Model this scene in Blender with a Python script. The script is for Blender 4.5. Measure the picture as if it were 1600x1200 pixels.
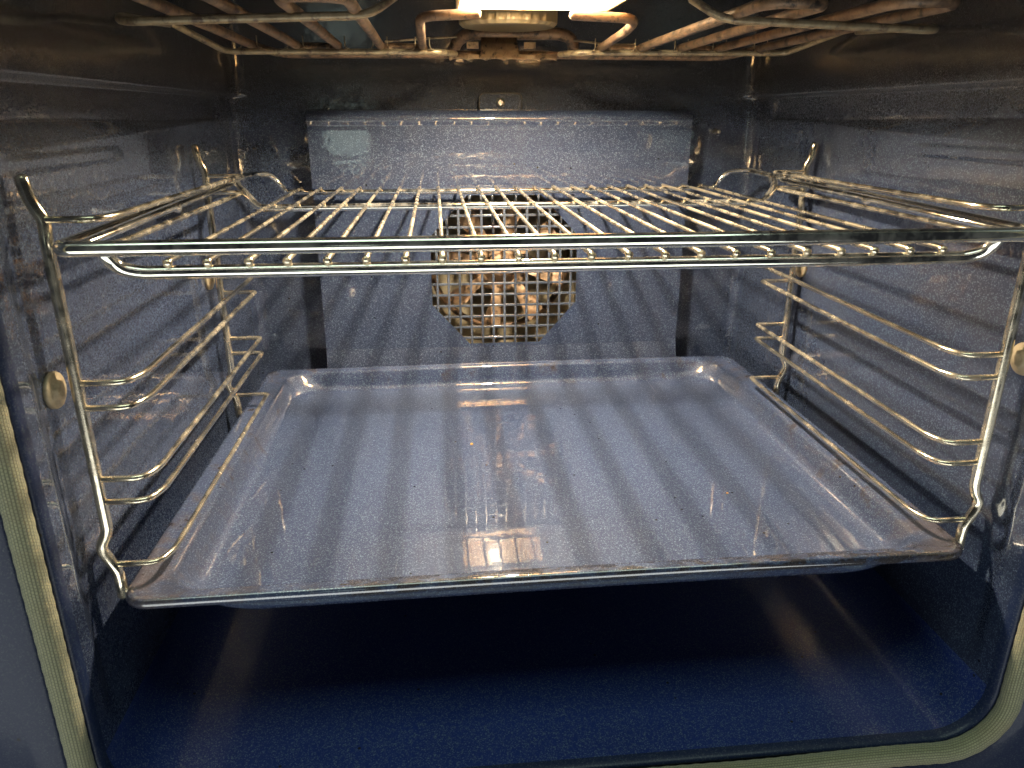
import bpy, bmesh, math, random
from mathutils import Vector, Matrix
random.seed(7)
S = bpy.context.scene
COL = S.collection
for o in list(bpy.data.objects):
    bpy.data.objects.remove(o)

# ------------------------------------------------------------------ camera
cam_d = bpy.data.cameras.new("camera")
cam = bpy.data.objects.new("camera", cam_d)
COL.objects.link(cam)
S.camera = cam
cam_d.sensor_fit = 'HORIZONTAL'
cam_d.sensor_width = 36.0
cam_d.lens = 36.0 * 1163.6 / 1600.0
cam_d.clip_start = 0.01
cam_d.clip_end = 50
cam.location = (-.0628, -.3332, .2302)
YAW, PITCH = .0980, .3462
fwd = Vector((math.sin(YAW) * math.cos(PITCH), math.cos(YAW) * math.cos(PITCH), -math.sin(PITCH)))
cam.rotation_euler = fwd.to_track_quat('-Z', 'Y').to_euler()
cam_d.dof.use_dof = True
cam_d.dof.focus_distance = .56
cam_d.dof.aperture_fstop = 22.0

# ------------------------------------------------------------------ world, room light, exposure
W = bpy.data.worlds.new("World")
S.world = W
W.use_nodes = True
W.node_tree.nodes["Background"].inputs[0].default_value = (.55, .62, .70, 1)
W.node_tree.nodes["Background"].inputs[1].default_value = .02
S.view_settings.view_transform = 'Standard'
S.view_settings.look = 'None'
S.view_settings.exposure = 0.15
S.view_settings.gamma = 1

def area(name, loc, aim, sx, sy, power, col):
    l = bpy.data.lights.new(name, 'AREA')
    l.shape = 'RECTANGLE'; l.size = sx; l.size_y = sy
    l.energy = power; l.color = col
    o = bpy.data.objects.new(name, l)
    COL.objects.link(o)
    o.location = loc
    o.rotation_euler = (Vector(aim) - Vector(loc)).to_track_quat('-Z', 'Y').to_euler()
    return o
# light of the kitchen in front of the oven: a ceiling lamp, and the bright floor in front of the door
area("kitchen_ceiling_light", (-.30, -.54, 1.70), (-.30, -.54, 0), 2.2, .74, 15.0, (.78, 1.0, .86))
area("panel_reflection_light", (-.40, -2.0, .12), (0, .1, .12), .17, .22, .10, (.80, 1.0, .90)).data.shape = 'ELLIPSE'  # small light added to give the pale reflection on the fan cover
area("kitchen_floor_light", (-.48, -.83, -.45), (-.48, -.83, 1), 2.0, .76, 14.0, (.95, 1.0, .98))

# ------------------------------------------------------------------ node helpers
def mat(name):
    m = bpy.data.materials.new(name)
    m.use_nodes = True
    nt = m.node_tree
    b = nt.nodes["Principled BSDF"]
    return m, nt, b

def N(nt, kind, **kw):
    n = nt.nodes.new(kind)
    for k, v in kw.items():
        if k in n.inputs:
            n.inputs[k].default_value = v
        else:
            setattr(n, k, v)
    return n

def link(nt, a, b):
    nt.links.new(a, b)

def noise(nt, vec, scale, detail=3, rough=.55, stretch=None):
    if stretch:
        mp = N(nt, 'ShaderNodeMapping')
        mp.inputs['Scale'].default_value = stretch
        link(nt, vec, mp.inputs[0]); vec = mp.outputs[0]
    n = N(nt, 'ShaderNodeTexNoise')
    n.inputs['Scale'].default_value = scale
    n.inputs['Detail'].default_value = detail
    n.inputs['Roughness'].default_value = rough
    link(nt, vec, n.inputs['Vector'])
    return n.outputs['Fac']

def ramp(nt, fac, stops):
    r = N(nt, 'ShaderNodeValToRGB')
    e = r.color_ramp.elements
    e[0].position, e[0].color = stops[0][0], stops[0][1]
    e[1].position, e[1].color = stops[-1][0], stops[-1][1]
    for p, c in stops[1:-1]:
        x = e.new(p); x.color = c
    link(nt, fac, r.inputs[0])
    return r.outputs[0]

def g(v):
    return (v, v, v, 1)

def mix(nt, fac, a, b, mode='MIX'):
    m = N(nt, 'ShaderNodeMix', data_type='RGBA', blend_type=mode)
    for s, v in ((m.inputs[0], fac), (m.inputs[6], a), (m.inputs[7], b)):
        if hasattr(v, 'links') or hasattr(v, 'is_linked'):
            link(nt, v, s)
        else:
            s.default_value = v
    return m.outputs[2]

def math_(nt, op, a, b=None, clamp=False):
    m = N(nt, 'ShaderNodeMath', operation=op)
    m.use_clamp = clamp
    for s, v in ((m.inputs[0], a), (m.inputs[1], b)):
        if v is None: continue
        if hasattr(v, 'is_linked'): link(nt, v, s)
        else: s.default_value = v
    return m.outputs[0]

# ------------------------------------------------------------------ materials
def enamel(name, base=(.011, .0185, .050), fleck=.34, film=.2, grime_shade='none', coat_r=.035, bump=.09, ior=1.9, coat_w=1.0):
    """dark blue vitreous enamel with pale flecks, wavy gloss, cooking residue and shade painted in near the top"""
    m, nt, b = mat(name)
    co = N(nt, 'ShaderNodeTexCoord').outputs['Object']
    # flecks: a share of fine cells is pale
    v = N(nt, 'ShaderNodeTexVoronoi'); v.inputs['Scale'].default_value = 1900; link(nt, co, v.inputs['Vector'])
    sep = N(nt, 'ShaderNodeSeparateColor'); link(nt, v.outputs['Color'], sep.inputs[0])
    fl = ramp(nt, sep.outputs[0], [(.62, g(0)), (.86, g(.35)), (1.0, g(1.2))])
    v2 = N(nt, 'ShaderNodeTexVoronoi'); v2.inputs['Scale'].default_value = 1050; link(nt, co, v2.inputs['Vector'])
    sep2 = N(nt, 'ShaderNodeSeparateColor'); link(nt, v2.outputs['Color'], sep2.inputs[0])
    dot = math_(nt, 'LESS_THAN', v2.outputs['Distance'], .30)
    fl2 = math_(nt, 'MULTIPLY', ramp(nt, sep2.outputs[1], [(.95, g(0)), (1.0, g(1))]), dot)
    big = noise(nt, co, 18, 4)
    tone = mix(nt, big, tuple(c * .85 for c in base) + (1,), tuple(c * 1.18 for c in base) + (1,))
    flk = (.275 * fleck, .375 * fleck, .53 * fleck, 1)
    c1 = mix(nt, fl, tone, flk)
    c2 = mix(nt, fl2, c1, (.50 * fleck, .62 * fleck, .78 * fleck, 1))
    # thin brownish baked-on film in soft patches and vertical runs
    fn = noise(nt, co, 9, 6, .62)
    runs = noise(nt, co, 60, 3, .5, stretch=(1, 1, .06))
    ff = math_(nt, 'MULTIPLY', ramp(nt, fn, [(.42, g(0)), (.72, g(1))]), ramp(nt, runs, [(.35, g(.35)), (.65, g(1))]))
    ff = math_(nt, 'MULTIPLY', ff, film)
    c3 = mix(nt, ff, c2, (.090, .075, .055, 1))
    # black specks of char
    v3 = N(nt, 'ShaderNodeTexVoronoi'); v3.inputs['Scale'].default_value = 95; link(nt, co, v3.inputs['Vector'])
    s3 = N(nt, 'ShaderNodeSeparateColor'); link(nt, v3.outputs['Color'], s3.inputs[0])
    sp = math_(nt, 'MULTIPLY', math_(nt, 'LESS_THAN', v3.outputs['Distance'], .085), math_(nt, 'GREATER_THAN', s3.outputs[0], .82))
    c4 = mix(nt, sp, c3, (.006, .005, .005, 1))
    last = c4
    rough_add = ff
    if grime_shade == 'tray':
        xyz = N(nt, 'ShaderNodeSeparateXYZ'); link(nt, co, xyz.inputs[0])
        ax = math_(nt, 'ABSOLUTE', xyz.outputs[0])
        # closeness to the rim (0 in the pan, 1 on the rim) and to the front corners
        ex = math_(nt, 'MULTIPLY', math_(nt, 'SUBTRACT', ax, .196), 45, clamp=True)
        ey = math_(nt, 'MULTIPLY', math_(nt, 'SUBTRACT', .020, xyz.outputs[1]), 60, clamp=True)
        eyb = math_(nt, 'MULTIPLY', math_(nt, 'SUBTRACT', xyz.outputs[1], .345), 60, clamp=True)
        edge = math_(nt, 'MAXIMUM', ex, math_(nt, 'MAXIMUM', ey, eyb))
        cn = noise(nt, co, 55, 6, .7)
        cn2 = noise(nt, co, 14, 4, .6)
        corner = math_(nt, 'MULTIPLY', math_(nt, 'SUBTRACT', ax, .165), 18, clamp=True)
        cf = math_(nt, 'MULTIPLY', math_(nt, 'SUBTRACT', .075, xyz.outputs[1]), 22, clamp=True)
        cfac = math_(nt, 'MULTIPLY', corner, cf)
        thr = math_(nt, 'ADD', math_(nt, 'MULTIPLY', cn, .7), math_(nt, 'MULTIPLY', cn2, .45))
        br = ramp(nt, math_(nt, 'ADD', thr, math_(nt, 'MULTIPLY', cfac, .16)), [(.60, g(0)), (.74, g(1))])
        br = math_(nt, 'MULTIPLY', br, edge)
        last = mix(nt, math_(nt, 'MULTIPLY', br, .52), last, (.085, .052, .028, 1))
        ch = math_(nt, 'MULTIPLY', ramp(nt, cn, [(.60, g(0)), (.66, g(1))]), edge)
        fg = math_(nt, 'MULTIPLY', ramp(nt, noise(nt, co, 130, 5, .7, stretch=(.35, 1, 1)), [(.46, g(0)), (.54, g(1))]), math_(nt, 'MULTIPLY', ey, math_(nt, 'GREATER_THAN', xyz.outputs[0], -.12)))
        last = mix(nt, math_(nt, 'MAXIMUM', math_(nt, 'MULTIPLY', ch, .75), math_(nt, 'MULTIPLY', fg, .8)), last, (.022, .013, .008, 1))
        rough_add = math_(nt, 'ADD', rough_add, math_(nt, 'MULTIPLY', br, .5))
        # faint scratches
        sc = noise(nt, co, 260, 2, .5, stretch=(1, .03, 1))
        last = mix(nt, math_(nt, 'MULTIPLY', ramp(nt, sc, [(.70, g(0)), (.76, g(1))]), .18), last, (.3, .31, .34, 1))
    if grime_shade == 'top':  # burnt residue plus painted-in shade above the lamp's reach
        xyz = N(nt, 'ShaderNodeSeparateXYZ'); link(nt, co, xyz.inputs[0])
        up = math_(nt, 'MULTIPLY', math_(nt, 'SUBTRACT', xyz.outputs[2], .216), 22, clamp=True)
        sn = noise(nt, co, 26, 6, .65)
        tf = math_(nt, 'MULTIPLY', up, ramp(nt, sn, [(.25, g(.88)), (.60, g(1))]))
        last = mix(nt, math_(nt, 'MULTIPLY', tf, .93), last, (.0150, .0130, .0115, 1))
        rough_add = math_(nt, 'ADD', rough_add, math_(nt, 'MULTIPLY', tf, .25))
    link(nt, last, b.inputs['Base Color'])
    b.inputs['Roughness'].default_value = .55
    b.inputs['Specular IOR Level'].default_value = .3
    b.inputs['Coat Weight'].default_value = coat_w
    b.inputs['Coat IOR'].default_value = ior
    cr = math_(nt, 'ADD', math_(nt, 'MULTIPLY', rough_add, .35), math_(nt, 'ADD', math_(nt, 'MULTIPLY', noise(nt, co, 30, 4), .04), coat_r - .02))
    link(nt, cr, b.inputs['Coat Roughness'])
    bn = N(nt, 'ShaderNodeBump'); bn.inputs['Strength'].default_value = bump; bn.inputs['Distance'].default_value = .0011
    h = math_(nt, 'ADD', noise(nt, co, 75, 2, .5), math_(nt, 'MULTIPLY', noise(nt, co, 14, 2), 1.6))
    link(nt, h, bn.inputs['Height'])
    link(nt, bn.outputs[0], b.inputs['Coat Normal'])
    bn2 = N(nt, 'ShaderNodeBump'); bn2.inputs['Strength'].default_value = .35; bn2.inputs['Distance'].default_value = .0003
    link(nt, fl, bn2.inputs['Height']); link(nt, bn2.outputs[0], b.inputs['Normal'])
    return m

def chrome(name, tint=(.72, .66, .55), dirt=.45, rough=.14, scale=140, bump=.12):
    m, nt, b = mat(name)
    co = N(nt, 'ShaderNodeTexCoord').outputs['Object']
    n1 = noise(nt, co, scale, 5, .65)
    n2 = noise(nt, co, 22, 3, .6)
    f = math_(nt, 'MULTIPLY', ramp(nt, math_(nt, 'ADD', math_(nt, 'MULTIPLY', n1, .6), math_(nt, 'MULTIPLY', n2, .5)), [(.50, g(0)), (.66, g(1))]), dirt)
    c = mix(nt, f, tint + (1,), (.17, .085, .035, 1))
    c = mix(nt, math_(nt, 'MULTIPLY', ramp(nt, n1, [(.62, g(0)), (.68, g(1))]), dirt), c, (.025, .015, .01, 1))
    link(nt, c, b.inputs['Base Color'])
    link(nt, math_(nt, 'SUBTRACT', 1.0, math_(nt, 'MULTIPLY', f, .75)), b.inputs['Metallic'])
    link(nt, math_(nt, 'ADD', math_(nt, 'MULTIPLY', f, .45), rough), b.inputs['Roughness'])
    bn = N(nt, 'ShaderNodeBump'); bn.inputs['Strength'].default_value = bump; bn.inputs['Distance'].default_value = .0004
    link(nt, math_(nt, 'ADD', math_(nt, 'MULTIPLY', f, 1.0), math_(nt, 'MULTIPLY', noise(nt, co, 90, 2), .5)), bn.inputs['Height'])
    link(nt, bn.outputs[0], b.inputs['Normal'])
    return m

def rusty(name, c0=(.060, .034, .020), c1=(.165, .102, .060), c2=(.012, .008, .006), rough=.5, metal=.35):
    m, nt, b = mat(name)
    co = N(nt, 'ShaderNodeTexCoord').outputs['Object']
    n1 = noise(nt, co, 120, 6, .7)
    n2 = noise(nt, co, 55, 5, .7)
    c = ramp(nt, n2, [(.36, c0 + (1,)), (.52, c1 + (1,)), (.66, c0 + (1,))])
    c = mix(nt, ramp(nt, n1, [(.52, g(0)), (.62, g(1))]), c, c2 + (1,))
    link(nt, c, b.inputs['Base Color'])
    b.inputs['Metallic'].default_value = metal
    b.inputs['Roughness'].default_value = rough
    bn = N(nt, 'ShaderNodeBump'); bn.inputs['Strength'].default_value = .6; bn.inputs['Distance'].default_value = .0006
    link(nt, n1, bn.inputs['Height']); link(nt, bn.outputs[0], b.inputs['Normal'])
    return m

M = {}
M['wall'] = enamel('cavity_enamel', grime_shade='top', film=.16, bump=.16, ior=2.1)
M['floor'] = enamel('floor_enamel', base=(.006, .021, .128), film=.0, fleck=.36, bump=.01, coat_r=.15, ior=1.5)
M['frame'] = enamel('front_frame_enamel', base=(.004, .011, .044), film=.03, coat_r=.10, fleck=.14, coat_w=.12, ior=1.5)
M['cover'] = enamel('fan_cover_enamel', film=.12, coat_r=.032, fleck=.36, base=(.012, .020, .054))
M['grille'] = enamel('grille_enamel', base=(.040, .046, .064), fleck=.45, film=.1, coat_r=.12, ior=1.8)
M['tray'] = enamel('baking_tray_enamel', grime_shade='tray', film=.06, fleck=.46, base=(.023, .035, .086), coat_r=.022, bump=.045, ior=2.15)
M['rack'] = chrome('rack_chrome', dirt=.18, rough=.085, tint=(.90, .87, .79), bump=.05)
M['rack_dirty'] = chrome('rack_frame_stained', dirt=.6, rough=.12, tint=(.74, .68, .56), bump=.12)
M['wire'] = chrome('rack_wire_chrome', dirt=.22, rough=.24, bump=.04, scale=60, tint=(.88, .76, .56))
M['support'] = chrome('shelf_support_chrome', dirt=.28, rough=.15, tint=(.86, .77, .60))
M['tube'] = rusty('grill_tube')
M['gwire'] = rusty('grill_wire', c0=(.18, .13, .075), c1=(.30, .24, .15), c2=(.10, .07, .05), rough=.4, metal=.5)
M['plate'] = rusty('grill_bracket_metal', c0=(.15, .09, .05), c1=(.24, .17, .10), rough=.5)
M['fan'] = rusty('fan_metal', c0=(.28, .16, .09), c1=(.46, .31, .19), rough=.5, metal=.1)
M['housing'] = rusty('fan_housing_metal', c0=(.22, .185, .125), c1=(.32, .27, .185), c2=(.12, .10, .07), rough=.5, metal=.1)
M['plate_dark'] = rusty('dark_stained_metal', c0=(.022, .017, .012), c1=(.034, .026, .016), c2=(.012, .009, .007), rough=.45, metal=0)
M['disc'] = rusty('spacer_metal', c0=(.38, .30, .19), c1=(.45, .37, .25), c2=(.30, .24, .15), rough=.5, metal=.3)
M['steel'] = chrome('steel_screw', dirt=.4, rough=.3, scale=300)

m, nt, b = mat('gasket_fibre'); M['gasket'] = m
uvn = N(nt, 'ShaderNodeUVMap')
br = N(nt, 'ShaderNodeTexBrick')
br.inputs['Scale'].default_value = 1.0
br.inputs['Color1'].default_value = (.31, .30, .175, 1); br.inputs['Color2'].default_value = (.26, .255, .15, 1)
br.inputs['Mortar'].default_value = (.10, .10, .06, 1)
br.inputs['Mortar Size'].default_value = .16; br.inputs['Mortar Smooth'].default_value = 1
br.inputs['Brick Width'].default_value = 1.0; br.inputs['Row Height'].default_value = .62
link(nt, uvn.outputs[0], br.inputs['Vector'])
cg = N(nt, 'ShaderNodeTexCoord').outputs['Object']
link(nt, mix(nt, ramp(nt, noise(nt, cg, 25, 4), [(.5, g(0)), (.75, g(.6))]), br.outputs[0], (.20, .15, .08, 1)), b.inputs['Base Color'])
b.inputs['Roughness'].default_value = .8
b.inputs['Sheen Weight'].default_value = .2
bn = N(nt, 'ShaderNodeBump'); bn.inputs['Strength'].default_value = .7; bn.inputs['Distance'].default_value = .0004; bn.invert = True
link(nt, br.outputs['Fac'], bn.inputs['Height']); link(nt, bn.outputs[0], b.inputs['Normal'])

m, nt, b = mat('lamp_filament'); M['bulb'] = m
em = N(nt, 'ShaderNodeEmission'); em.inputs[0].default_value = (1, .895, .70, 1); em.inputs[1].default_value = 4450
link(nt, em.outputs[0], nt.nodes['Material Output'].inputs[0])

m, nt, b = mat('lamp_housing_metal'); M['lamp_house'] = m
b.inputs['Base Color'].default_value = (.88, .62, .34, 1); b.inputs['Roughness'].default_value = .6

m, nt, b = mat('lamp_glass'); M['pane'] = m
tr = N(nt, 'ShaderNodeBsdfTransparent')
lw = N(nt, 'ShaderNodeLayerWeight'); lw.inputs[0].default_value = .5
link(nt, ramp(nt, lw.outputs['Facing'], [(0, (.96, .93, .88, 1)), (.28, (.86, .82, .77, 1)), (.48, (.52, .49, .45, 1)), (.60, (.22, .21, .18, 1)), (.70, (.11, .105, .09, 1)), (1, (.11, .105, .09, 1))]), tr.inputs[0])
gl = N(nt, 'ShaderNodeBsdfGlossy'); gl.inputs[1].default_value = .15
mx = N(nt, 'ShaderNodeMixShader'); mx.inputs[0].default_value = .08
link(nt, tr.outputs[0], mx.inputs[1]); link(nt, gl.outputs[0], mx.inputs[2])
link(nt, mx.outputs[0], nt.nodes['Material Output'].inputs[0])

m, nt, b = mat('ribbed_glass'); M['ribbed'] = m
b.inputs['Base Color'].default_value = (.22, .17, .09, 1); b.inputs['Roughness'].default_value = .3
b.inputs['Transmission Weight'].default_value = .25; b.inputs['Coat Weight'].default_value = .6

# ------------------------------------------------------------------ mesh helpers
def sm(x, a, b):
    t = max(0., min(1., (x - a) / (b - a)))
    return t * t * (3 - 2 * t)

def obj(name, me, material, parent=None, loc=None):
    if isinstance(me, bmesh.types.BMesh):
        md = bpy.data.meshes.new(name); me.to_mesh(md); me.free(); me = md
    if material is not None and not me.materials:
        me.materials.append(material)
    o = bpy.data.objects.new(name, me)
    COL.objects.link(o)
    if parent is not None: o.parent = parent
    if loc is not None: o.location = loc
    return o

def thing(name, label, cat, loc=(0, 0, 0), group=None):
    o = bpy.data.objects.new(name, None)
    o.empty_display_size = .01
    COL.objects.link(o); o.location = loc
    o['label'] = label; o['category'] = cat
    if group: o['group'] = group
    return o

def tag(o, label, cat, group=None):
    o['label'] = label; o['category'] = cat
    if group: o['group'] = group
    return o

def structure(o, label=None):
    o['kind'] = 'structure'
    if label: o['label'] = label
    return o

def fillet(pts, r, n=5):
    P = [Vector(p) for p in pts]
    out = [P[0]]
    for i in range(1, len(P) - 1):
        a, c, d = P[i - 1], P[i], P[i + 1]
        rr = r[i] if isinstance(r, (list, tuple)) else r
        la, ld = (a - c).length, (d - c).length
        k = min(rr, la * .48, ld * .48)
        p, q = c + (a - c).normalized() * k, c + (d - c).normalized() * k
        for j in range(n + 1):
            t = j / n
            out.append(p * (1 - t) ** 2 + c * 2 * t * (1 - t) + q * t * t)
    out.append(P[-1])
    return out

def sweep(bm, pts, rad, seg=10, closed=False, caps=True, uvscale=None, squash=1.0, up=None):
    """tube of radius rad (number or list) along pts; parallel-transport frames, rounded caps"""
    P = [Vector(p) for p in pts]
    n = len(P)
    R = rad if isinstance(rad, (list, tuple)) else [rad] * n
    T = []
    for i in range(n):
        if closed: t = P[(i + 1) % n] - P[i - 1]
        else: t = P[min(i + 1, n - 1)] - P[max(i - 1, 0)]
        T.append(t.normalized())
    ref = up or (Vector((0, 0, 1)) if abs(T[0].z) < .9 else Vector((1, 0, 0)))
    u = (ref - T[0] * ref.dot(T[0])).normalized()
    rings = []
    if caps and not closed:
        P = [P[0] - T[0] * R[0] * .55, P[0] - T[0] * R[0] * .3] + P + [P[-1] + T[-1] * R[-1] * .3, P[-1] + T[-1] * R[-1] * .55]
        R = [R[0] * .35, R[0] * .8] + list(R) + [R[-1] * .8, R[-1] * .35]
        T = [T[0], T[0]] + T + [T[-1], T[-1]]
        n = len(P)
    uvl = bm.loops.layers.uv.verify() if uvscale else None
    L = 0; Ls = []
    for i in range(n):
        u = (u - T[i] * u.dot(T[i])).normalized()
        v = T[i].cross(u)
        if i: L += (P[i] - P[i - 1]).length
        Ls.append(L)
        rings.append([bm.verts.new(P[i] + (u * math.cos(2 * math.pi * k / seg) + v * math.sin(2 * math.pi * k / seg) * squash) * R[i]) for k in range(seg)])
    m = n if closed else n - 1
    for i in range(m):
        a, c = rings[i], rings[(i + 1) % n]
        for k in range(seg):
            f = bm.faces.new((a[k], a[(k + 1) % seg], c[(k + 1) % seg], c[k]))
            f.smooth = True
            if uvl:
                l1 = Ls[i + 1] if i + 1 < n else L
                for lp, (uu, vv) in zip(f.loops, ((Ls[i], k), (Ls[i], k + 1), (l1, k + 1), (l1, k))):
                    lp[uvl].uv = (uu * uvscale[0], vv / seg * uvscale[1])
    if not closed:
        bm.faces.new(list(reversed(rings[0]))).smooth = True
        bm.faces.new(rings[-1]).smooth = True
    return bm

def tube(name, pts, r, material, parent=None, seg=10, **kw):
    bm = bmesh.new(); sweep(bm, pts, r, seg, **kw)
    bmesh.ops.recalc_face_normals(bm, faces=bm.faces)
    return obj(name, bm, material, parent)

def box(bm, x0, x1, y0, y1, z0, z1, bevel=0, seg=2):
    r = bmesh.ops.create_cube(bm, size=1)
    vs = r['verts']
    for v in vs:
        v.co = Vector(((x0 + x1) / 2 + v.co.x * (x1 - x0), (y0 + y1) / 2 + v.co.y * (y1 - y0), (z0 + z1) / 2 + v.co.z * (z1 - z0)))
    if bevel:
        es = list({e for v in vs for e in v.link_edges})
        bmesh.ops.bevel(bm, geom=es, offset=bevel, segments=seg, affect='EDGES', profile=.7)
    return bm

def grid(bm, nu, nv, fn, flip=False):
    vs = [[bm.verts.new(fn(i / nu, j / nv)) for j in range(nv + 1)] for i in range(nu + 1)]
    for i in range(nu):
        for j in range(nv):
            q = (vs[i][j], vs[i + 1][j], vs[i + 1][j + 1], vs[i][j + 1])
            f = bm.faces.new(q if not flip else tuple(reversed(q)))
            f.smooth = True
    return bm

# ------------------------------------------------------------------ the cavity
HW, ZF, ZC, YB, YF = .241, -.1065, .3245, .402, -.0190
RF, RB = .030, .012      # radius along the floor edges and along the back corners

def wall_relief(y, z):
    return wall_press(y, z) + .0048 * sm(y, -.012, .006) * sm(z, ZF + RF, ZF + RF + .03)

def wall_press(y, z):
    """pressed relief of a side wall: how far the sheet is pushed outward"""
    d = 0.0
    # large recessed field below the shelf bead
    hi = .2272 + .0006 * math.sin(y * 21)
    lo = min(.2262, .2150 + .0375 * max(0, y - .03))
    ramp_ = max(0., min(1., (z - lo) / (hi - lo)))
    rear = 1 - max(0., min(1., (y - .362) / .008))
    front = sm(y, -.004, .006)
    d += .0046 * min(ramp_, rear) * front
    # upper ledge
    d -= (.0050 + .0046 * min(1, rear) * front) * sm(z, .2452, .2475)
    # shallow finger-like bead near the front top
    d -= .0014 * sm(z, .205, .2075) * (1 - sm(z, .2115, .214)) * (1 - sm(y, .12, .15)) * sm(y, .015, .03)
    # vertical press mark
    d += .0012 * math.exp(-((y - .105) / .0022) ** 2) * sm(z, .185, .192) * (1 - sm(z, .205, .212))
    return d

def side_wall(sign):
    bm = bmesh.new()
    ys = []
    y = YF
    def fill(a, b, n): return [a + (b - a) * i / n for i in range(n)]
    ys = fill(YF, .01, 20) + fill(.01, .355, 60) + fill(.355, .378, 16) + fill(.378, YB - RB, 6)
    arc = [i / 8 for i in range(9)]
    zs = fill(ZF + RF, -.02, 12) + fill(-.02, .18, 30) + fill(.18, .255, 90) + fill(.255, ZC + .001, 8) + [ZC + .001]
    rows = []
    for z in zs:
        row = []
        for y in ys:
            row.append(Vector((sign * (HW + wall_relief(y, z)), y, z)))
        for a in arc:
            t = a * math.pi / 2
            top = -.0050 * sm(z, .2452, .2475) + .0048 * sm(z, ZF + RF, ZF + RF + .03)
            row.append(Vector((sign * (HW + top - RB * (1 - math.cos(t))), YB - RB + RB * math.sin(t), z)))
        rows.append(row)
    vs = [[bm.verts.new(p) for p in r] for r in rows]
    for i in range(len(rows) - 1):
        for j in range(len(rows[0]) - 1):
            q = (vs[i][j], vs[i][j + 1], vs[i + 1][j + 1], vs[i + 1][j])
            f = bm.faces.new(q if sign < 0 else tuple(reversed(q))); f.smooth = True
    return obj('cavity_side_wall', bm, M['wall'])

wl = structure(side_wall(-1), 'left side wall of the oven cavity in speckled dark blue enamel')
wr = structure(side_wall(1), 'right side wall of the oven cavity in speckled dark blue enamel')

# floor with its rounded edges up into the side walls, and rounded up into the back
bm = bmesh.new()
prof = []
for i in range(11):
    t = math.pi / 2 * i / 10
    prof.append((-HW + RF * (1 - math.cos(t)), ZF + RF * (1 - math.sin(t))))
prof += [(-HW + RF + (2 * HW - 2 * RF) * i / 24, ZF) for i in range(1, 24)]
for i in range(11):
    t = math.pi / 2 * (1 - i / 10)
    prof.append((HW - RF * (1 - math.cos(t)), ZF + RF * (1 - math.sin(t))))
ny = 60
def floor_pt(i, j):
    x, z = prof[i]
    y = YF + (YB + .002 - YF) * j / ny
    if z < ZF + .0005:
        # shallow pressed panel in the oven floor
        s = sm(y, .035, .047) * (1 - sm(y, .335, .347)) * sm(x, -.190, -.180) * (1 - sm(x, .180, .190))
        pass
    return (x, y, z)
vs = [[bm.verts.new(floor_pt(i, j)) for j in range(ny + 1)] for i in range(len(prof))]
for i in range(len(prof) - 1):
    for j in range(ny):
        f = bm.faces.new((vs[i][j], vs[i + 1][j], vs[i + 1][j + 1], vs[i][j + 1])); f.smooth = True
structure(obj('cavity_floor', bm, M['floor']), 'deep blue enamel floor of the oven below the tray')

# ceiling
bm = bmesh.new()
grid(bm, 8, 8, lambda u, v: (-HW - .005 + (2 * HW + .01) * u, YF + (YB + .002 - YF) * v, ZC), flip=True)
structure(obj('cavity_ceiling', bm, M['wall']), 'ceiling of the oven darkened by soot and painted shade')

# back wall with the opening of the fan housing
bm = bmesh.new()
xs = [-HW + .0068 - .006, -.2, -.12, -.085, 0, .085, .12, .2, HW - .0068 + .006]
zs = [ZF, -.05, -.005, .06, .12, .182, .22, .26, ZC + .001]
xs[0], xs[-1] = -(HW - RB + .0052), HW - RB + .0052
vs = {}
for i, x in enumerate(xs):
    for j, z in enumerate(zs):
        vs[i, j] = bm.verts.new((x, YB, z))
for i in range(len(xs) - 1):
    for j in range(len(zs) - 1):
        if 3 <= i <= 4 and 2 <= j <= 4: continue
        bm.faces.new((vs[i, j], vs[i + 1, j], vs[i + 1, j + 1], vs[i, j + 1]))
structure(obj('cavity_back_wall', bm, M['wall']), 'back wall of the oven behind the fan cover')

# front frame: lip bending out of the cavity to the flat face, following a rounded rectangle
def opening_path(hw, zb, zt, r, n=14):
    pts = []
    for cx, cz, a0 in ((-hw + r, zb + r, math.pi), (hw - r, zb + r, 1.5 * math.pi), (hw - r, zt - r, 0), (-hw + r, zt - r, .5 * math.pi)):
        for i in range(n + 1):
            a = a0 + math.pi / 2 * i / n
            pts.append((cx + r * math.cos(a), cz + r * math.sin(a)))
    return pts
bm = bmesh.new()
lip = [(0, YF), (.0001, YF - .0030), (.0008, YF - .0056), (.0020, YF - .0068), (.0034, YF - .0062), (.0042, YF - .0035), (.0135, YF - .0035), (.0145, YF - .0075), (.0165, YF - .0095), (.030, YF - .0100), (.30, YF - .0100), (.304, YF - .006), (.304, YF + .03)]
rings = []
for off, y in lip:
    rings.append([bm.verts.new((x, y, z)) for x, z in opening_path(HW + off, ZF - off, ZC + off, RF + off)])
for a, c in zip(rings[:-1], rings[1:]):
    for k in range(len(a)):
        f = bm.faces.new((a[k], a[(k + 1) % len(a)], c[(k + 1) % len(a)], c[k])); f.smooth = True
bmesh.ops.recalc_face_normals(bm, faces=bm.faces)
structure(obj('front_frame', bm, M['frame']), 'blue enamel frame round the mouth of the oven')

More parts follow.
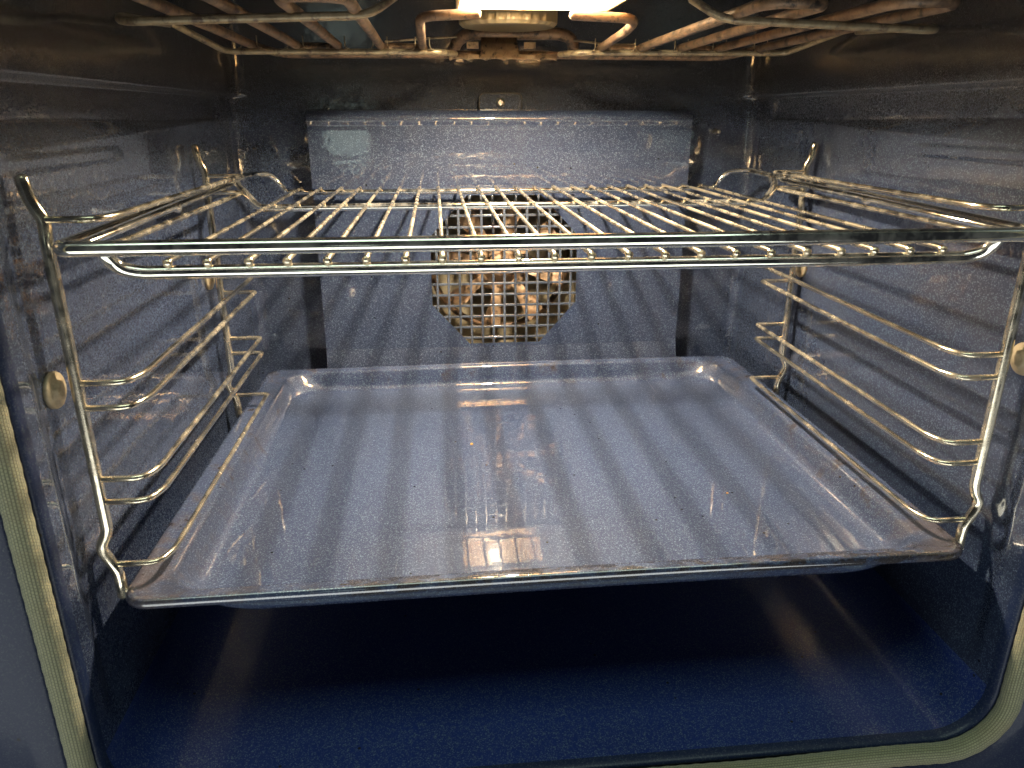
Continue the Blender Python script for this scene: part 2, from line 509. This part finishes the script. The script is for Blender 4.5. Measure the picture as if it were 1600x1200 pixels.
# ------------------------------------------------------------------ door gasket
gk = thing('door_gasket', 'olive grey braided fibre door seal running round the front edge of the oven', 'door seal', (0, YF - .008, ZF - .012))
path = opening_path(HW + .0070, ZF - .0072, ZC + .0070, RF + .0070, 20)
dense = []
for i in range(len(path)):
    a, c = Vector((path[i][0], 0, path[i][1])), Vector((path[(i + 1) % len(path)][0], 0, path[(i + 1) % len(path)][1]))
    n = max(1, int((c - a).length / .0012))
    for k in range(n): dense.append(a.lerp(c, k / n))
gy = YF - .0105
pts = []
for i, p in enumerate(dense):
    wob = .0007 * math.sin(i * .021) + .0005 * math.sin(i * .053 + 1) + (.0004 * math.sin(i * .011 + 2))
    pts.append((p.x * (1 + wob), gy + wob * .6, p.z + wob * .5))
bm = bmesh.new()
sweep(bm, pts, [.0056 + .0001 * math.sin(i * .9) for i in range(len(pts))], 28, closed=True, uvscale=(1000 / 1.7, 16), up=Vector((0, 1, 0)))
bmesh.ops.recalc_face_normals(bm, faces=bm.faces)
o = obj('braided_tube', bm, M['gasket'], gk, (0, 0, 0)); o.matrix_parent_inverse = Matrix.Translation(-Vector(gk.location))

def under(p, *children):
    """parent built-in-place meshes to a thing whose origin is elsewhere"""
    for c in children:
        c.parent = p
        c.matrix_parent_inverse = Matrix.Translation(-Vector(p.location))
    return children[0]

# ------------------------------------------------------------------ fan cover
fc = thing('fan_cover', 'speckled blue enamel panel with octagonal grille in the middle of the back wall', 'fan cover', (0, .38, -.06))
PHW, PY = .1755, .380
ocx, ocz, OW, OC = 0.0, .088, .0705, .035
oct_ = [(OW, ocz - .032), (OW, ocz + .034), (OC, ocz + .072), (-OC, ocz + .072), (-OW, ocz + .034), (-OW, ocz - .032), (-OC, ocz - .072), (OC, ocz - .072)]
outer = [(PHW, ocz - .032), (PHW, ocz + .034), (OC, .2175), (-OC, .2175), (-PHW, ocz + .034), (-PHW, ocz - .032), (-OC, .0135), (OC, .0135)]
bm = bmesh.new()
vi = [bm.verts.new((x, PY, z)) for x, z in oct_]
vo = [bm.verts.new((x, PY, z)) for x, z in outer]
cr = {1: (PHW, .2175), 3: (-PHW, .2175), 5: (-PHW, .0135), 7: (PHW, .0135)}
crv = {}
for k in range(8):
    k2 = (k + 1) % 8
    if k in cr:
        c = crv[k] = bm.verts.new((cr[k][0], PY, cr[k][1]))
        bm.faces.new((vi[k], vo[k], c, vo[k2], vi[k2]))
    else:
        bm.faces.new((vi[k], vo[k], vo[k2], vi[k2]))
# rim of the opening
vb = [bm.verts.new((x, PY + .0015, z)) for x, z in oct_]
for k in range(8): bm.faces.new((vi[k], vi[(k + 1) % 8], vb[(k + 1) % 8], vb[k]))
# rolled top edge
tp = [(PY, .2175), (PY + .0006, .2205), (PY + .0004, .2225), (PY - .0014, .2245), (PY - .0018, .2272), (PY - .0006, .2298), (PY + .0012, .2318), (PY + .004, .2338), (PY + .009, .2350), (YB - .001, .2356)]
tx = [-PHW, -OC, OC, PHW]
prev = [crv[3], vo[3], vo[2], crv[1]]
for y, z in tp[1:]:
    cur = [bm.verts.new((x, y, z)) for x in tx]
    for k in range(3):
        f = bm.faces.new((prev[k], prev[k + 1], cur[k + 1], cur[k])); f.smooth = True
    prev = cur
# foot of the panel kicks forward a little
prev = [crv[5], vo[6], vo[7], crv[7]]
for y, z in ((PY - .0004, .0120), (PY - .0049, -.0010), (PY - .0056, -.0040), (PY - .0056, -.05)):
    cur = [bm.verts.new((x, y, z)) for x in tx]
    for k in range(3):
        f = bm.faces.new((prev[k], prev[k + 1], cur[k + 1], cur[k])); f.smooth = True
    prev = cur
# side returns
for s in (-1, 1):
    q = [(s * PHW, PY, -.06), (s * PHW, PY, .2175), (s * PHW, YB - .006, .2175), (s * PHW, YB - .006, -.06)]
    bm.faces.new([bm.verts.new(v) for v in q])
    q = [(s * PHW, PY, .2175), (s * PHW, PY - .0014, .2272), (s * PHW, PY + .004, .2338), (s * PHW, YB - .006, .2354), (s * PHW, YB - .006, .2175)]
    bm.faces.new([bm.verts.new(v) for v in q])
bmesh.ops.recalc_face_normals(bm, faces=bm.faces)
under(fc, obj('panel', bm, M['cover']))
pitch = .01085
def oct_half_h(x):   # vertical extent of the opening at x
    ax = abs(x)
    if ax <= OC: return ocz - .072, ocz + .072
    t = (ax - OC) / (OW - OC)
    return ocz - .072 + t * .040, ocz + .072 - t * .038
def oct_half_w(z):
    if z > ocz + .034: t = (z - ocz - .034) / .038; return OW + (OC - OW) * min(1, t)
    if z < ocz - .032: t = (ocz - .032 - z) / .040; return OW + (OC - OW) * min(1, t)
    return OW
def gbar(length, vertical):
    bm = bmesh.new()
    if vertical: box(bm, -.00115, .00115, -.0009, .0009, -length / 2, length / 2, .0005)
    else: box(bm, -length / 2, length / 2, -.0008, .0008, -.00115, .00115, .0005)
    for f in bm.faces: f.smooth = True
    return bm
for k in range(-6, 7):
    x = (k + (0.0)) * pitch
    z0, z1 = oct_half_h(x)
    under(fc, obj('grille_bar', gbar(z1 - z0, True), M['grille'], None, (x, PY + .0007, (z0 + z1) / 2)))
for k in range(13):
    z = ocz - .072 + (k + .55) * .01085
    w = oct_half_w(z)
    under(fc, obj('grille_bar', gbar(2 * w, False), M['grille'], None, (0, PY + .0009, z)))
# tab with its screw above the panel
bm = bmesh.new()
tb = [(-.0215, .2345), (-.0215, .2465), (-.0185, .2492), (.0145, .2492), (.0175, .2465), (.0175, .2345)]
a = [bm.verts.new((x, .3930, z)) for x, z in tb]
c = [bm.verts.new((x, .3945, z)) for x, z in tb]
bm.faces.new(a); bm.faces.new(list(reversed(c)))
for k in range(6): bm.faces.new((a[k], a[(k + 1) % 6], c[(k + 1) % 6], c[k]))
bmesh.ops.bevel(bm, geom=bm.edges[:], offset=.0004, segments=1, affect='EDGES')
bmesh.ops.recalc_face_normals(bm, faces=bm.faces)
tabo = obj('fixing_tab', bm, M['wall']); under(fc, tabo)
o = tube('tab_edge', fillet([(x, .3926, z) for x, z in tb], .002, 3), .0006, M['plate_dark'], seg=6); o.parent = tabo; o.matrix_parent_inverse = Matrix.Translation(Vector(fc.location)) if False else Matrix.Identity(4)
bm = bmesh.new()
def disc_stack(bm, prof, axis='y', seg=20, c=(0, 0, 0)):
    rings = []
    for r, h in prof:
        rings.append([bm.verts.new((c[0] + r * math.cos(2 * math.pi * k / seg), c[1] + h, c[2] + r * math.sin(2 * math.pi * k / seg))) if axis == 'y' else
                      (bm.verts.new((c[0] + h, c[1] + r * math.cos(2 * math.pi * k / seg), c[2] + r * math.sin(2 * math.pi * k / seg))) if axis == 'x' else
                       bm.verts.new((c[0] + r * math.cos(2 * math.pi * k / seg), c[1] + r * math.sin(2 * math.pi * k / seg), c[2] + h))) for k in range(seg)])
    for a, b_ in zip(rings[:-1], rings[1:]):
        for k in range(seg):
            f = bm.faces.new((a[k], a[(k + 1) % seg], b_[(k + 1) % seg], b_[k])); f.smooth = True
    bm.faces.new(rings[0]); bm.faces.new(rings[-1])
    bmesh.ops.recalc_face_normals(bm, faces=bm.faces)
    return bm
disc_stack(bm, [(.0042, 0), (.0042, -.0006), (.0030, -.0008), (.0028, -.0022), (.0022, -.0028), (.0012, -.0028), (.0010, -.0020)], c=(-.002, .3930, .2412))
so = obj('screw', bm, M['steel']); so.parent = tabo

# ------------------------------------------------------------------ fan housing, fan and ring heater
bm = bmesh.new()
x0, x1, y0, y1, z0, z1 = -.084, .084, YB + .001, .462, -.004, .181
V = lambda *p: bm.verts.new(p)
bm.faces.new((V(x0, y1, z0), V(x1, y1, z0), V(x1, y1, z1), V(x0, y1, z1)))
for q in (((x0, y0, z0), (x0, y1, z0), (x0, y1, z1), (x0, y0, z1)), ((x1, y0, z0), (x1, y1, z0), (x1, y1, z1), (x1, y0, z1)),
          ((x0, y0, z0), (x0, y1, z0), (x1, y1, z0), (x1, y0, z0)), ((x0, y0, z1), (x0, y1, z1), (x1, y1, z1), (x1, y0, z1))):
    bm.faces.new([bm.verts.new(p) for p in q])
structure(obj('fan_housing', bm, M['housing']), 'metal recess behind the grille that holds the fan')
fan = thing('convection_fan', 'rusty brown fan with bent paddle blades behind the octagonal grille', 'fan', (0, .43, .088))
bm = bmesh.new()
disc_stack(bm, [(.008, -.022), (.012, -.021), (.013, -.017), (.014, -.012), (.026, -.010), (.030, -.008), (.030, -.007)])
obj('hub', bm, M['fan'], fan)
blade_me = None
for k in range(8):
    if blade_me is None:
        bm = bmesh.new()
        # paddle: an arm that widens, its working edge bent forward
        outline = [(.020, -.004), (.034, -.0065), (.052, -.0110), (.0625, -.0115), (.0645, -.004), (.0625, .0065), (.052, .0085), (.034, .0050), (.020, .004)]
        top = [bm.verts.new((r, -.0125 - max(0, -w) * .9 - .004 * math.sin((r - .02) * 60), w)) for r, w in outline]
        bot = [bm.verts.new((v.co.x, v.co.y + .0012, v.co.z)) for v in top]
        bm.faces.new(top); bm.faces.new(list(reversed(bot)))
        for i in range(len(top)):
            bm.faces.new((top[i], top[(i + 1) % len(top)], bot[(i + 1) % len(top)], bot[i]))
        # pressed stiffening rib
        sweep(bm, [(.024, -.0135, 0), (.040, -.0170, -.001), (.056, -.0175, -.0015)], [.0012, .0018, .0010], 8)
        bmesh.ops.recalc_face_normals(bm, faces=bm.faces)
        o = obj('blade', bm, M['fan'], fan); blade_me = o.data
    else:
        o = obj('blade', blade_me, None, fan)
    o.rotation_euler = (0, math.radians(8 + 45 * k), 0)
bm = bmesh.new()
ringp = [(.072 * math.cos(a), .445, .088 + .072 * math.sin(a)) for a in [2 * math.pi * i / 60 for i in range(60)]]
sweep(bm, ringp, .0032, 10, closed=True)
bmesh.ops.recalc_face_normals(bm, faces=bm.faces)
tag(obj('ring_heater', bm, M['tube']), 'brown ring shaped heating tube round the fan behind the grille', 'heating element')

# ------------------------------------------------------------------ temperature probe on the back wall
bm = bmesh.new()
disc_stack(bm, [(.0024, 0), (.0026, -.0012), (.0015, -.0018), (.0014, -.0075), (.0018, -.0082), (.0019, -.0105), (.0010, -.0115)], c=(.206, YB - .0005, .2155), seg=14)
tag(obj('probe_pin', bm, M['steel']), 'tiny metal pin on the back wall to the right of the fan cover', 'pin')

# ------------------------------------------------------------------ oven lamp
lamp = thing('oven_lamp', 'glowing rectangular oven lamp under the ceiling in the middle', 'lamp', (.008, .20, ZC))
LX0, LX1, LY0, LY1, LZ = -.045, .064, .155, .250, .3005
bm = bmesh.new()
t = .0015
zt = ZC - .0006
# four walls and a roof, open at the bottom
box(bm, LX0, LX0 + t, LY0, LY1, LZ, zt); box(bm, LX1 - t, LX1, LY0, LY1, LZ, zt)
box(bm, LX0 + t, LX1 - t, LY0, LY0 + t, LZ, zt); box(bm, LX0 + t, LX1 - t, LY1 - t, LY1, LZ, zt)
box(bm, LX0 + t, LX1 - t, LY0 + t, LY1 - t, zt - .0012, zt - .0002)
under(lamp, obj('housing', bm, M['lamp_house']))
bm = bmesh.new()
grid(bm, 2, 2, lambda u, v: (LX0 + t + (LX1 - LX0 - 2 * t) * u, LY0 + t + (LY1 - LY0 - 2 * t) * v, LZ + .0012))
under(lamp, obj('glass_pane', bm, M['pane']))
under(lamp, tube('bulb', [(.000, .186, .3178), (.000, .200, .3178), (.000, .214, .3178)], .0063, M['bulb'], seg=10))
# ribbed glass collar behind the pane
bm = bmesh.new()
nr = 120
rr = []
for j, (rad, z) in enumerate([(.030, .2930), (.0345, .2936), (.0370, .2960), (.0372, .3010), (.0372, .3145)]):
    rr.append([bm.verts.new((-.004 + (rad + (.0007 if (k % 4 < 2 and j) else 0)) * math.cos(2 * math.pi * k / nr), .295 + (rad * .9 + (.0007 if (k % 4 < 2 and j) else 0)) * math.sin(2 * math.pi * k / nr), z)) for k in range(nr)])
for a, c in zip(rr[:-1], rr[1:]):
    for k in range(nr): bm.faces.new((a[k], a[(k + 1) % nr], c[(k + 1) % nr], c[k]))
bm.faces.new(rr[0])
bmesh.ops.recalc_face_normals(bm, faces=bm.faces)
tag(obj('ribbed_lamp_glass', bm, M['ribbed']), 'ribbed round glass cap behind the bright lamp pane', 'lamp glass')

# ------------------------------------------------------------------ grill element
gr = thing('grill_element', 'rusty brown serpentine grill heating element hanging below the ceiling', 'grill element', (0, .2, .285))
ZT = .2805
def part(o): return under(gr, o)
TR = .0031
for s in (-1, 1):
    xs_ = [.070, .102, .134, .165]
    # serpentine of runs front to back, U-turns at the front
    y_f, y_r = .058, .300
    a = fillet([(s * .030 - .003, .188, ZT + .0100), (s * .070, .190, ZT + .0085), (s * .070, .215, ZT + .004), (s * .070, y_r, ZT)], [0, .011, .014, 0], 7)
    part(tube('heating_tube', a, TR, M['tube'], seg=12))
    a = fillet([(s * .102, y_r, ZT), (s * .102, y_f, ZT + .002), (s * .134, y_f, ZT + .002), (s * .134, y_r, ZT)], .016, 8)
    part(tube('heating_tube', a, TR, M['tube'], seg=12))
    a = fillet([(s * .165, y_r, ZT), (s * .165, y_f - .01, ZT + .002), (s * .197, y_f - .01, ZT + .002), (s * .199, .318, ZT), (s * .185, .342, ZT - .0035),
                (s * .024 - .003, .338, ZT - .0030), (s * .016 - .006, .346, ZT - .002)], [0, .016, .016, .024, .016, .008, 0], 8)
    part(tube('heating_tube', a, TR, M['tube'], seg=12))
    a = fillet([(s * .069, y_r, ZT - .001), (s * .074, y_r + .012, ZT), (s * .098, y_r + .012, ZT), (s * .102, y_r, ZT - .001)], .010, 6)
    part(tube('tube_bend', a, TR * .98, M['tube'], seg=10))
    a = fillet([(s * .134, y_r, ZT - .001), (s * .138, y_r + .012, ZT), (s * .161, y_r + .012, ZT), (s * .165, y_r, ZT - .001)], .010, 6)
    part(tube('tube_bend', a, TR * .98, M['tube'], seg=10))
    # front carrying wire, its inner end swept up, its outer end bent back
    a = fillet([(s * .080, .112, .2905), (s * .0945, .100, .2790), (s * .219, .100, .2748), (s * .226, .118, .279), (s * .226, .20, .284)], [0, .010, .010, .012, 0], 7)
    part(tube('carrying_wire', a, .0022, M['gwire'], seg=10))
# rear carrying wire across the whole width
for a in ([(-.232, .225, .2870), (-.218, .300, .2757), (-.056, .300, .2764), (-.044, .318, .2766)], [(.236, .225, .2890), (.222, .300, .2775), (.052, .300, .2767), (.040, .318, .2768)]):
    part(tube('carrying_wire', fillet(a, [0, .008, .008, 0], 6), .0023, M['gwire'], seg=10))
# loop of tube over the bracket
a = fillet([(-.047, .360, .2790), (-.0405, .350, .2900), (-.031, .345, .2940), (.045, .345, .2945), (.0555, .350, .2910), (.059, .360, .2800)], [0, .006, .008, .008, .006, 0], 6)
part(tube('heating_tube', a, .0050, M['tube'], seg=14))
# bracket plate: a neck below the loop and a foot with scalloped edge
bm = bmesh.new()
def zlow(x): return .2733 + .0009 * abs(math.sin((x + .048) / .0147 * math.pi)) - (.0006 if abs(((x + .048) / .0147) % 1 - .5) > .4 else 0)
xsb = [-.049 + .089 * i / 60 for i in range(61)]
cols = []
for x in xsb:
    neck = -.0225 < x < .0085
    edge = max(0, abs(x + .007) - .0155)
    z_top = .2900 if neck else (.2775 - min(.0015, edge * .05))
    cols.append([bm.verts.new((x, .3355 - .0012 * sm(zz, .277, .2735) + .006 * sm(zz, .278, .290), zz)) for zz in (zlow(x), .2748, z_top - .0005 if not neck else .279, z_top + .0005)])
for a, c in zip(cols[:-1], cols[1:]):
    for k in range(3):
        f = bm.faces.new((a[k], c[k], c[k + 1], a[k + 1])); f.smooth = True
bmesh.ops.recalc_face_normals(bm, faces=bm.faces)
o = obj('bracket_plate', bm, M['plate'])
sd = o.modifiers.new('thickness', 'SOLIDIFY'); sd.thickness = .0011; sd.offset = 0
part(o)
for x in (-.0345, .0125):
    bm = bmesh.new(); box(bm, x, x + .0098, .3318, .3335, .2815, .2868, .0006); part(obj('bracket_clip', bm, M['plate']))
    bm = bmesh.new(); box(bm, x + .001, x + .0098, .3325, .3336, .2738, .2772, .0004); part(obj('bracket_clip', bm, M['plate']))

# small wire hooks that hold the tubes on the rear wire
hook_me = None
for s in (-1, 1):
    for x in (.070, .102, .134, .165, .199):
        for d in (-.0055, .0055):
            if hook_me is None:
                bm = bmesh.new()
                sweep(bm, fillet([(.0030, 0, -.0008), (.0012, -.002, -.0012), (0, -.001, .0012), (-.0002, 0, .0075)], .001, 3), .00042, 6)
                bmesh.ops.recalc_face_normals(bm, faces=bm.faces)
                o = obj('wire_hook', bm, M['gwire']); hook_me = o.data
            else:
                o = obj('wire_hook', hook_me, None)
            o.location = (s * x + d, .2965, .2790)
            o.scale = (1 if d > 0 else -1, 1, 1)
            part(o)
# thin wires below the ceiling
part(tube('thin_wire', fillet([(-.10, .33, .286), (-.05, .345, .291), (-.02, .35, .292)], .01), .0008, M['gwire'], seg=6))
part(tube('thin_wire', fillet([(.053, .348, .290), (.085, .33, .285), (.1, .31, .284)], .01), .0009, M['gwire'], seg=6))

# ------------------------------------------------------------------ shelf supports
PX, PYF, PYR, RX = .236, .018, .268, .2095
def shelf_support(s, label):
    t = thing('shelf_support', label, 'shelf support', (s * PX, .14, -.01), 'chromed wire shelf supports on the side walls')
    add = lambda o: under(t, o)
    for y, top in ((PYF, .2050), (PYR, .2085)):
        o_ = .0055
        pts = [(s * (PX + .0045), y - .001, top), (s * (PX + .0035), y, top - .010), (s * (PX - .0005), y + .001, top - .0185), (s * PX, y, top - .026),
               (s * PX, y, .040), (s * PX, y, .0295), (s * (PX + .0050), y - .0008, .0215), (s * (PX + .0015), y - .0005, .0130), (s * (PX - .0012), y, .006), (s * (PX - .0012), y, -.0085)]
        add(tube('post', fillet(pts, .006, 5), .0029 if y == PYF else .0028, M['support'], seg=14))
    for z in (.1870, .1748, .1105, .0977, .0597, .0470, .0107, -.0062):
        rx = RX if z > 0 else .2140
        r = .00165
        pts = [(s * PX, PYF, z), (s * (rx + .001), PYF + .001, z + .0002), (s * rx, PYR, z), (s * PX, PYR, z)]
        pts = [(s * PX, PYF, z), (s * (rx + .0045), PYF - .0005, z), (s * rx, PYF + .012, z), (s * rx, PYR, z), (s * PX, PYR, z)]
        add(tube('rail', fillet(pts, [0, .006, .006, .0025, 0], 6), r, M['support'], seg=10))
    for y in (PYF - .003, PYR + .004):
        bm = bmesh.new()
        w = s * (HW + .0050)
        disc_stack(bm, [(.0088, 0), (.0090, -s * .0014), (.0086, -s * .0024), (.0050, -s * .0026), (.0046, -s * .0044), (.0030, -s * .0046)], axis='x', seg=28, c=(w, y, .1085))
        add(obj('spacer_disc', bm, M['disc']))
    return t
shelf_support(-1, 'ladder-like chromed wire shelf support standing against the left side wall')
shelf_support(1, 'ladder-like chromed wire shelf support standing against the right side wall')

# ------------------------------------------------------------------ wire rack
rk = thing('wire_rack', 'chromed wire oven rack slid into the topmost pair of rails above the tray', 'oven rack', (0, .18, .165))
add = lambda o: under(rk, o)
FX = .2235
ZR = .1768
# front and sides of the frame, one bent rod
fr_pts = [(-.1965, .366, .1665), (-.1975, .367, .1672), (-.2075, .3665, .1805), (-.2205, .345, .1832), (-FX, .305, .1815), (-FX, .14, .1800), (-FX, .000, ZR),
          (FX, .000, ZR), (FX, .14, .1800), (FX, .305, .1815), (.2205, .345, .1832), (.2075, .3665, .1805), (.1975, .367, .1672), (.1965, .366, .1665)]
P = fillet(fr_pts, [0, .003, .009, .016, .02, .02, .006, .006, .02, .02, .016, .009, .003, 0], 6)
rad = []
for p in P:
    rad.append(.0024 + .0011 * (1 - sm(p.y, .004, .03)) if abs(p.x) < .2236 else .0024 + .0008 * sm(p.y, .30, .35))
add(tube('frame', P, rad, M['rack'], seg=16))
add(tube('rear_bar', [(-.1975, .3672, .1655), (-.1, .3672, .1652), (0, .3672, .1652), (.1, .3672, .1652), (.1975, .3672, .1655)], .0026, M['rack'], seg=12))
add(tube('front_bar', fillet([(-.2075, .0035, .1758), (-.2045, .009, .1668), (-.1960, .0115, .1640), (.1960, .0115, .1640), (.2045, .009, .1668), (.2075, .0035, .1758)], [0, .006, .006, .006, .006, 0], 6), .0031, M['rack'], seg=14))
add(tube('cross_bar', fillet([(-FX + .002, .300, .1790), (-.2145, .275, .1785), (-.2045, .256, .1745), (-.1955, .250, .1650), (.1955, .250, .1650), (.2045, .256, .1745), (.2145, .275, .1785), (FX - .002, .300, .1790)], [0, .012, .008, .005, .005, .008, .012, 0], 6), .0029, M['rack'], seg=12))
# side guide rods with their little notch
for s in (-1, 1):
    add(tube('side_rod', fillet([(s * (FX - .0035), .275, .1800), (s * (FX - .0035), .150, .1780), (s * (FX - .0045), .145, .1760), (s * (FX - .0035), .140, .1778), (s * (FX - .0035), .012, .1762)], .002, 3), .0019, M['rack'], seg=8))
wire_me = None
for i in range(22):
    x = (i - 10.5) * .01743 + .0002
    x += random.uniform(-.0005, .0005)
    pts = [(0, .0095, .1683), (0, .0125, .1690), (0, .13, .1689), (0, .25, .1688), (0, .3665, .1690), (0, .3695, .1686)]
    dx = random.uniform(-.0006, .0006)
    pts = [(x + dx * math.sin(p[1] * 8), p[1], p[2] + random.uniform(-.0001, .0001)) for p in pts]
    add(tube('wire', pts, [.0021, .0014, .0012, .0012, .0013, .0015], M['wire'], seg=8))

# ------------------------------------------------------------------ baking tray
bm = bmesh.new()
TW, TD = .230, .368
def rr_loop(inset, cr_, n=12):
    x0, x1, y0, y1 = -TW + inset, TW - inset, inset * .52, TD - inset * .5
    r = cr_
    pts = []
    for cx, cy, a0 in ((x1 - r, y1 - r, 0), (x0 + r, y1 - r, .5 * math.pi), (x0 + r, y0 + r, math.pi), (x1 - r, y0 + r, 1.5 * math.pi)):
        for i in range(n + 1):
            a = a0 + math.pi / 2 * i / n
            pts.append((cx + r * math.cos(a), cy + r * math.sin(a)))
    return pts
def subdiv(pts, per):
    out = []
    for i in range(len(pts)):
        a, c = pts[i], pts[(i + 1) % len(pts)]
        d = math.hypot(c[0] - a[0], c[1] - a[1])
        n = 10 if i % 13 == 12 else 1
        for k in range(n): out.append((a[0] + (c[0] - a[0]) * k / n, a[1] + (c[1] - a[1]) * k / n))
    return out
profile = [(.0012, -.0052, .013), (.0000, -.0046, .014), (-.0004, -.0028, .014), (.0000, -.0010, .014), (.0014, .0001, .013), (.0040, .0004, .014), (.0150, -.0002, .018), (.0185, -.0012, .020),
           (.0203, -.0032, .022), (.0232, -.0110, .028), (.0255, -.0155, .032), (.0285, -.0182, .036), (.0330, -.0194, .040), (.0410, -.0197, .044), (.080, -.0195, .030), (.130, -.0193, .012)]
rings = []
for ins, z, r_ in profile:
    lp = subdiv(rr_loop(ins, r_), 1)
    ring = []
    for x, y in lp:
        # a tray that has seen heat: barely warped, slightly dented front rim
        wz = .0009 * math.sin(x * 9 + 1) * (1 if ins < .03 else .4) + .0006 * math.sin(y * 13) * sm(ins, .03, 0)
        ring.append(bm.verts.new((x, y, z + wz)))
    rings.append(ring)
for a, c in zip(rings[:-1], rings[1:]):
    for k in range(len(a)):
        f = bm.faces.new((a[k], a[(k + 1) % len(a)], c[(k + 1) % len(a)], c[k])); f.smooth = True
f = bm.faces.new(rings[-1]); f.smooth = True
bmesh.ops.recalc_face_normals(bm, faces=bm.faces)
up = sum((f.normal.z for f in bm.faces)) > 0
if not up: bmesh.ops.reverse_faces(bm, faces=bm.faces)
ty = tag(obj('baking_tray', bm, M['tray']), 'wide speckled blue enamel baking tray with brown burnt corners below the rack', 'baking tray')
sd = ty.modifiers.new('thickness', 'SOLIDIFY'); sd.thickness = .0011; sd.offset = -1

# ------------------------------------------------------------------ crumbs left in the tray
mc, nt, b = mat('baked_crumb'); b.inputs['Base Color'].default_value = (.48, .26, .05, 1); b.inputs['Roughness'].default_value = .6
for (x, y, r_, lab) in ((-.0415, .2150, .0011, 'tiny golden crumb on the tray just left of the lamp reflection'), (.1330, .1150, .0008, 'tiny yellow crumb in the right half of the baking tray')):
    bm = bmesh.new()
    bmesh.ops.create_icosphere(bm, subdivisions=2, radius=r_)
    for v in bm.verts: v.co = Vector((v.co.x * random.uniform(.8, 1.4), v.co.y * random.uniform(.8, 1.2), v.co.z * random.uniform(.5, .9)))
    c = obj('crumb', bm, mc, None, (x, y, -.0193 + r_ * .6))
    tag(c, lab, 'crumb', 'crumbs on the tray')
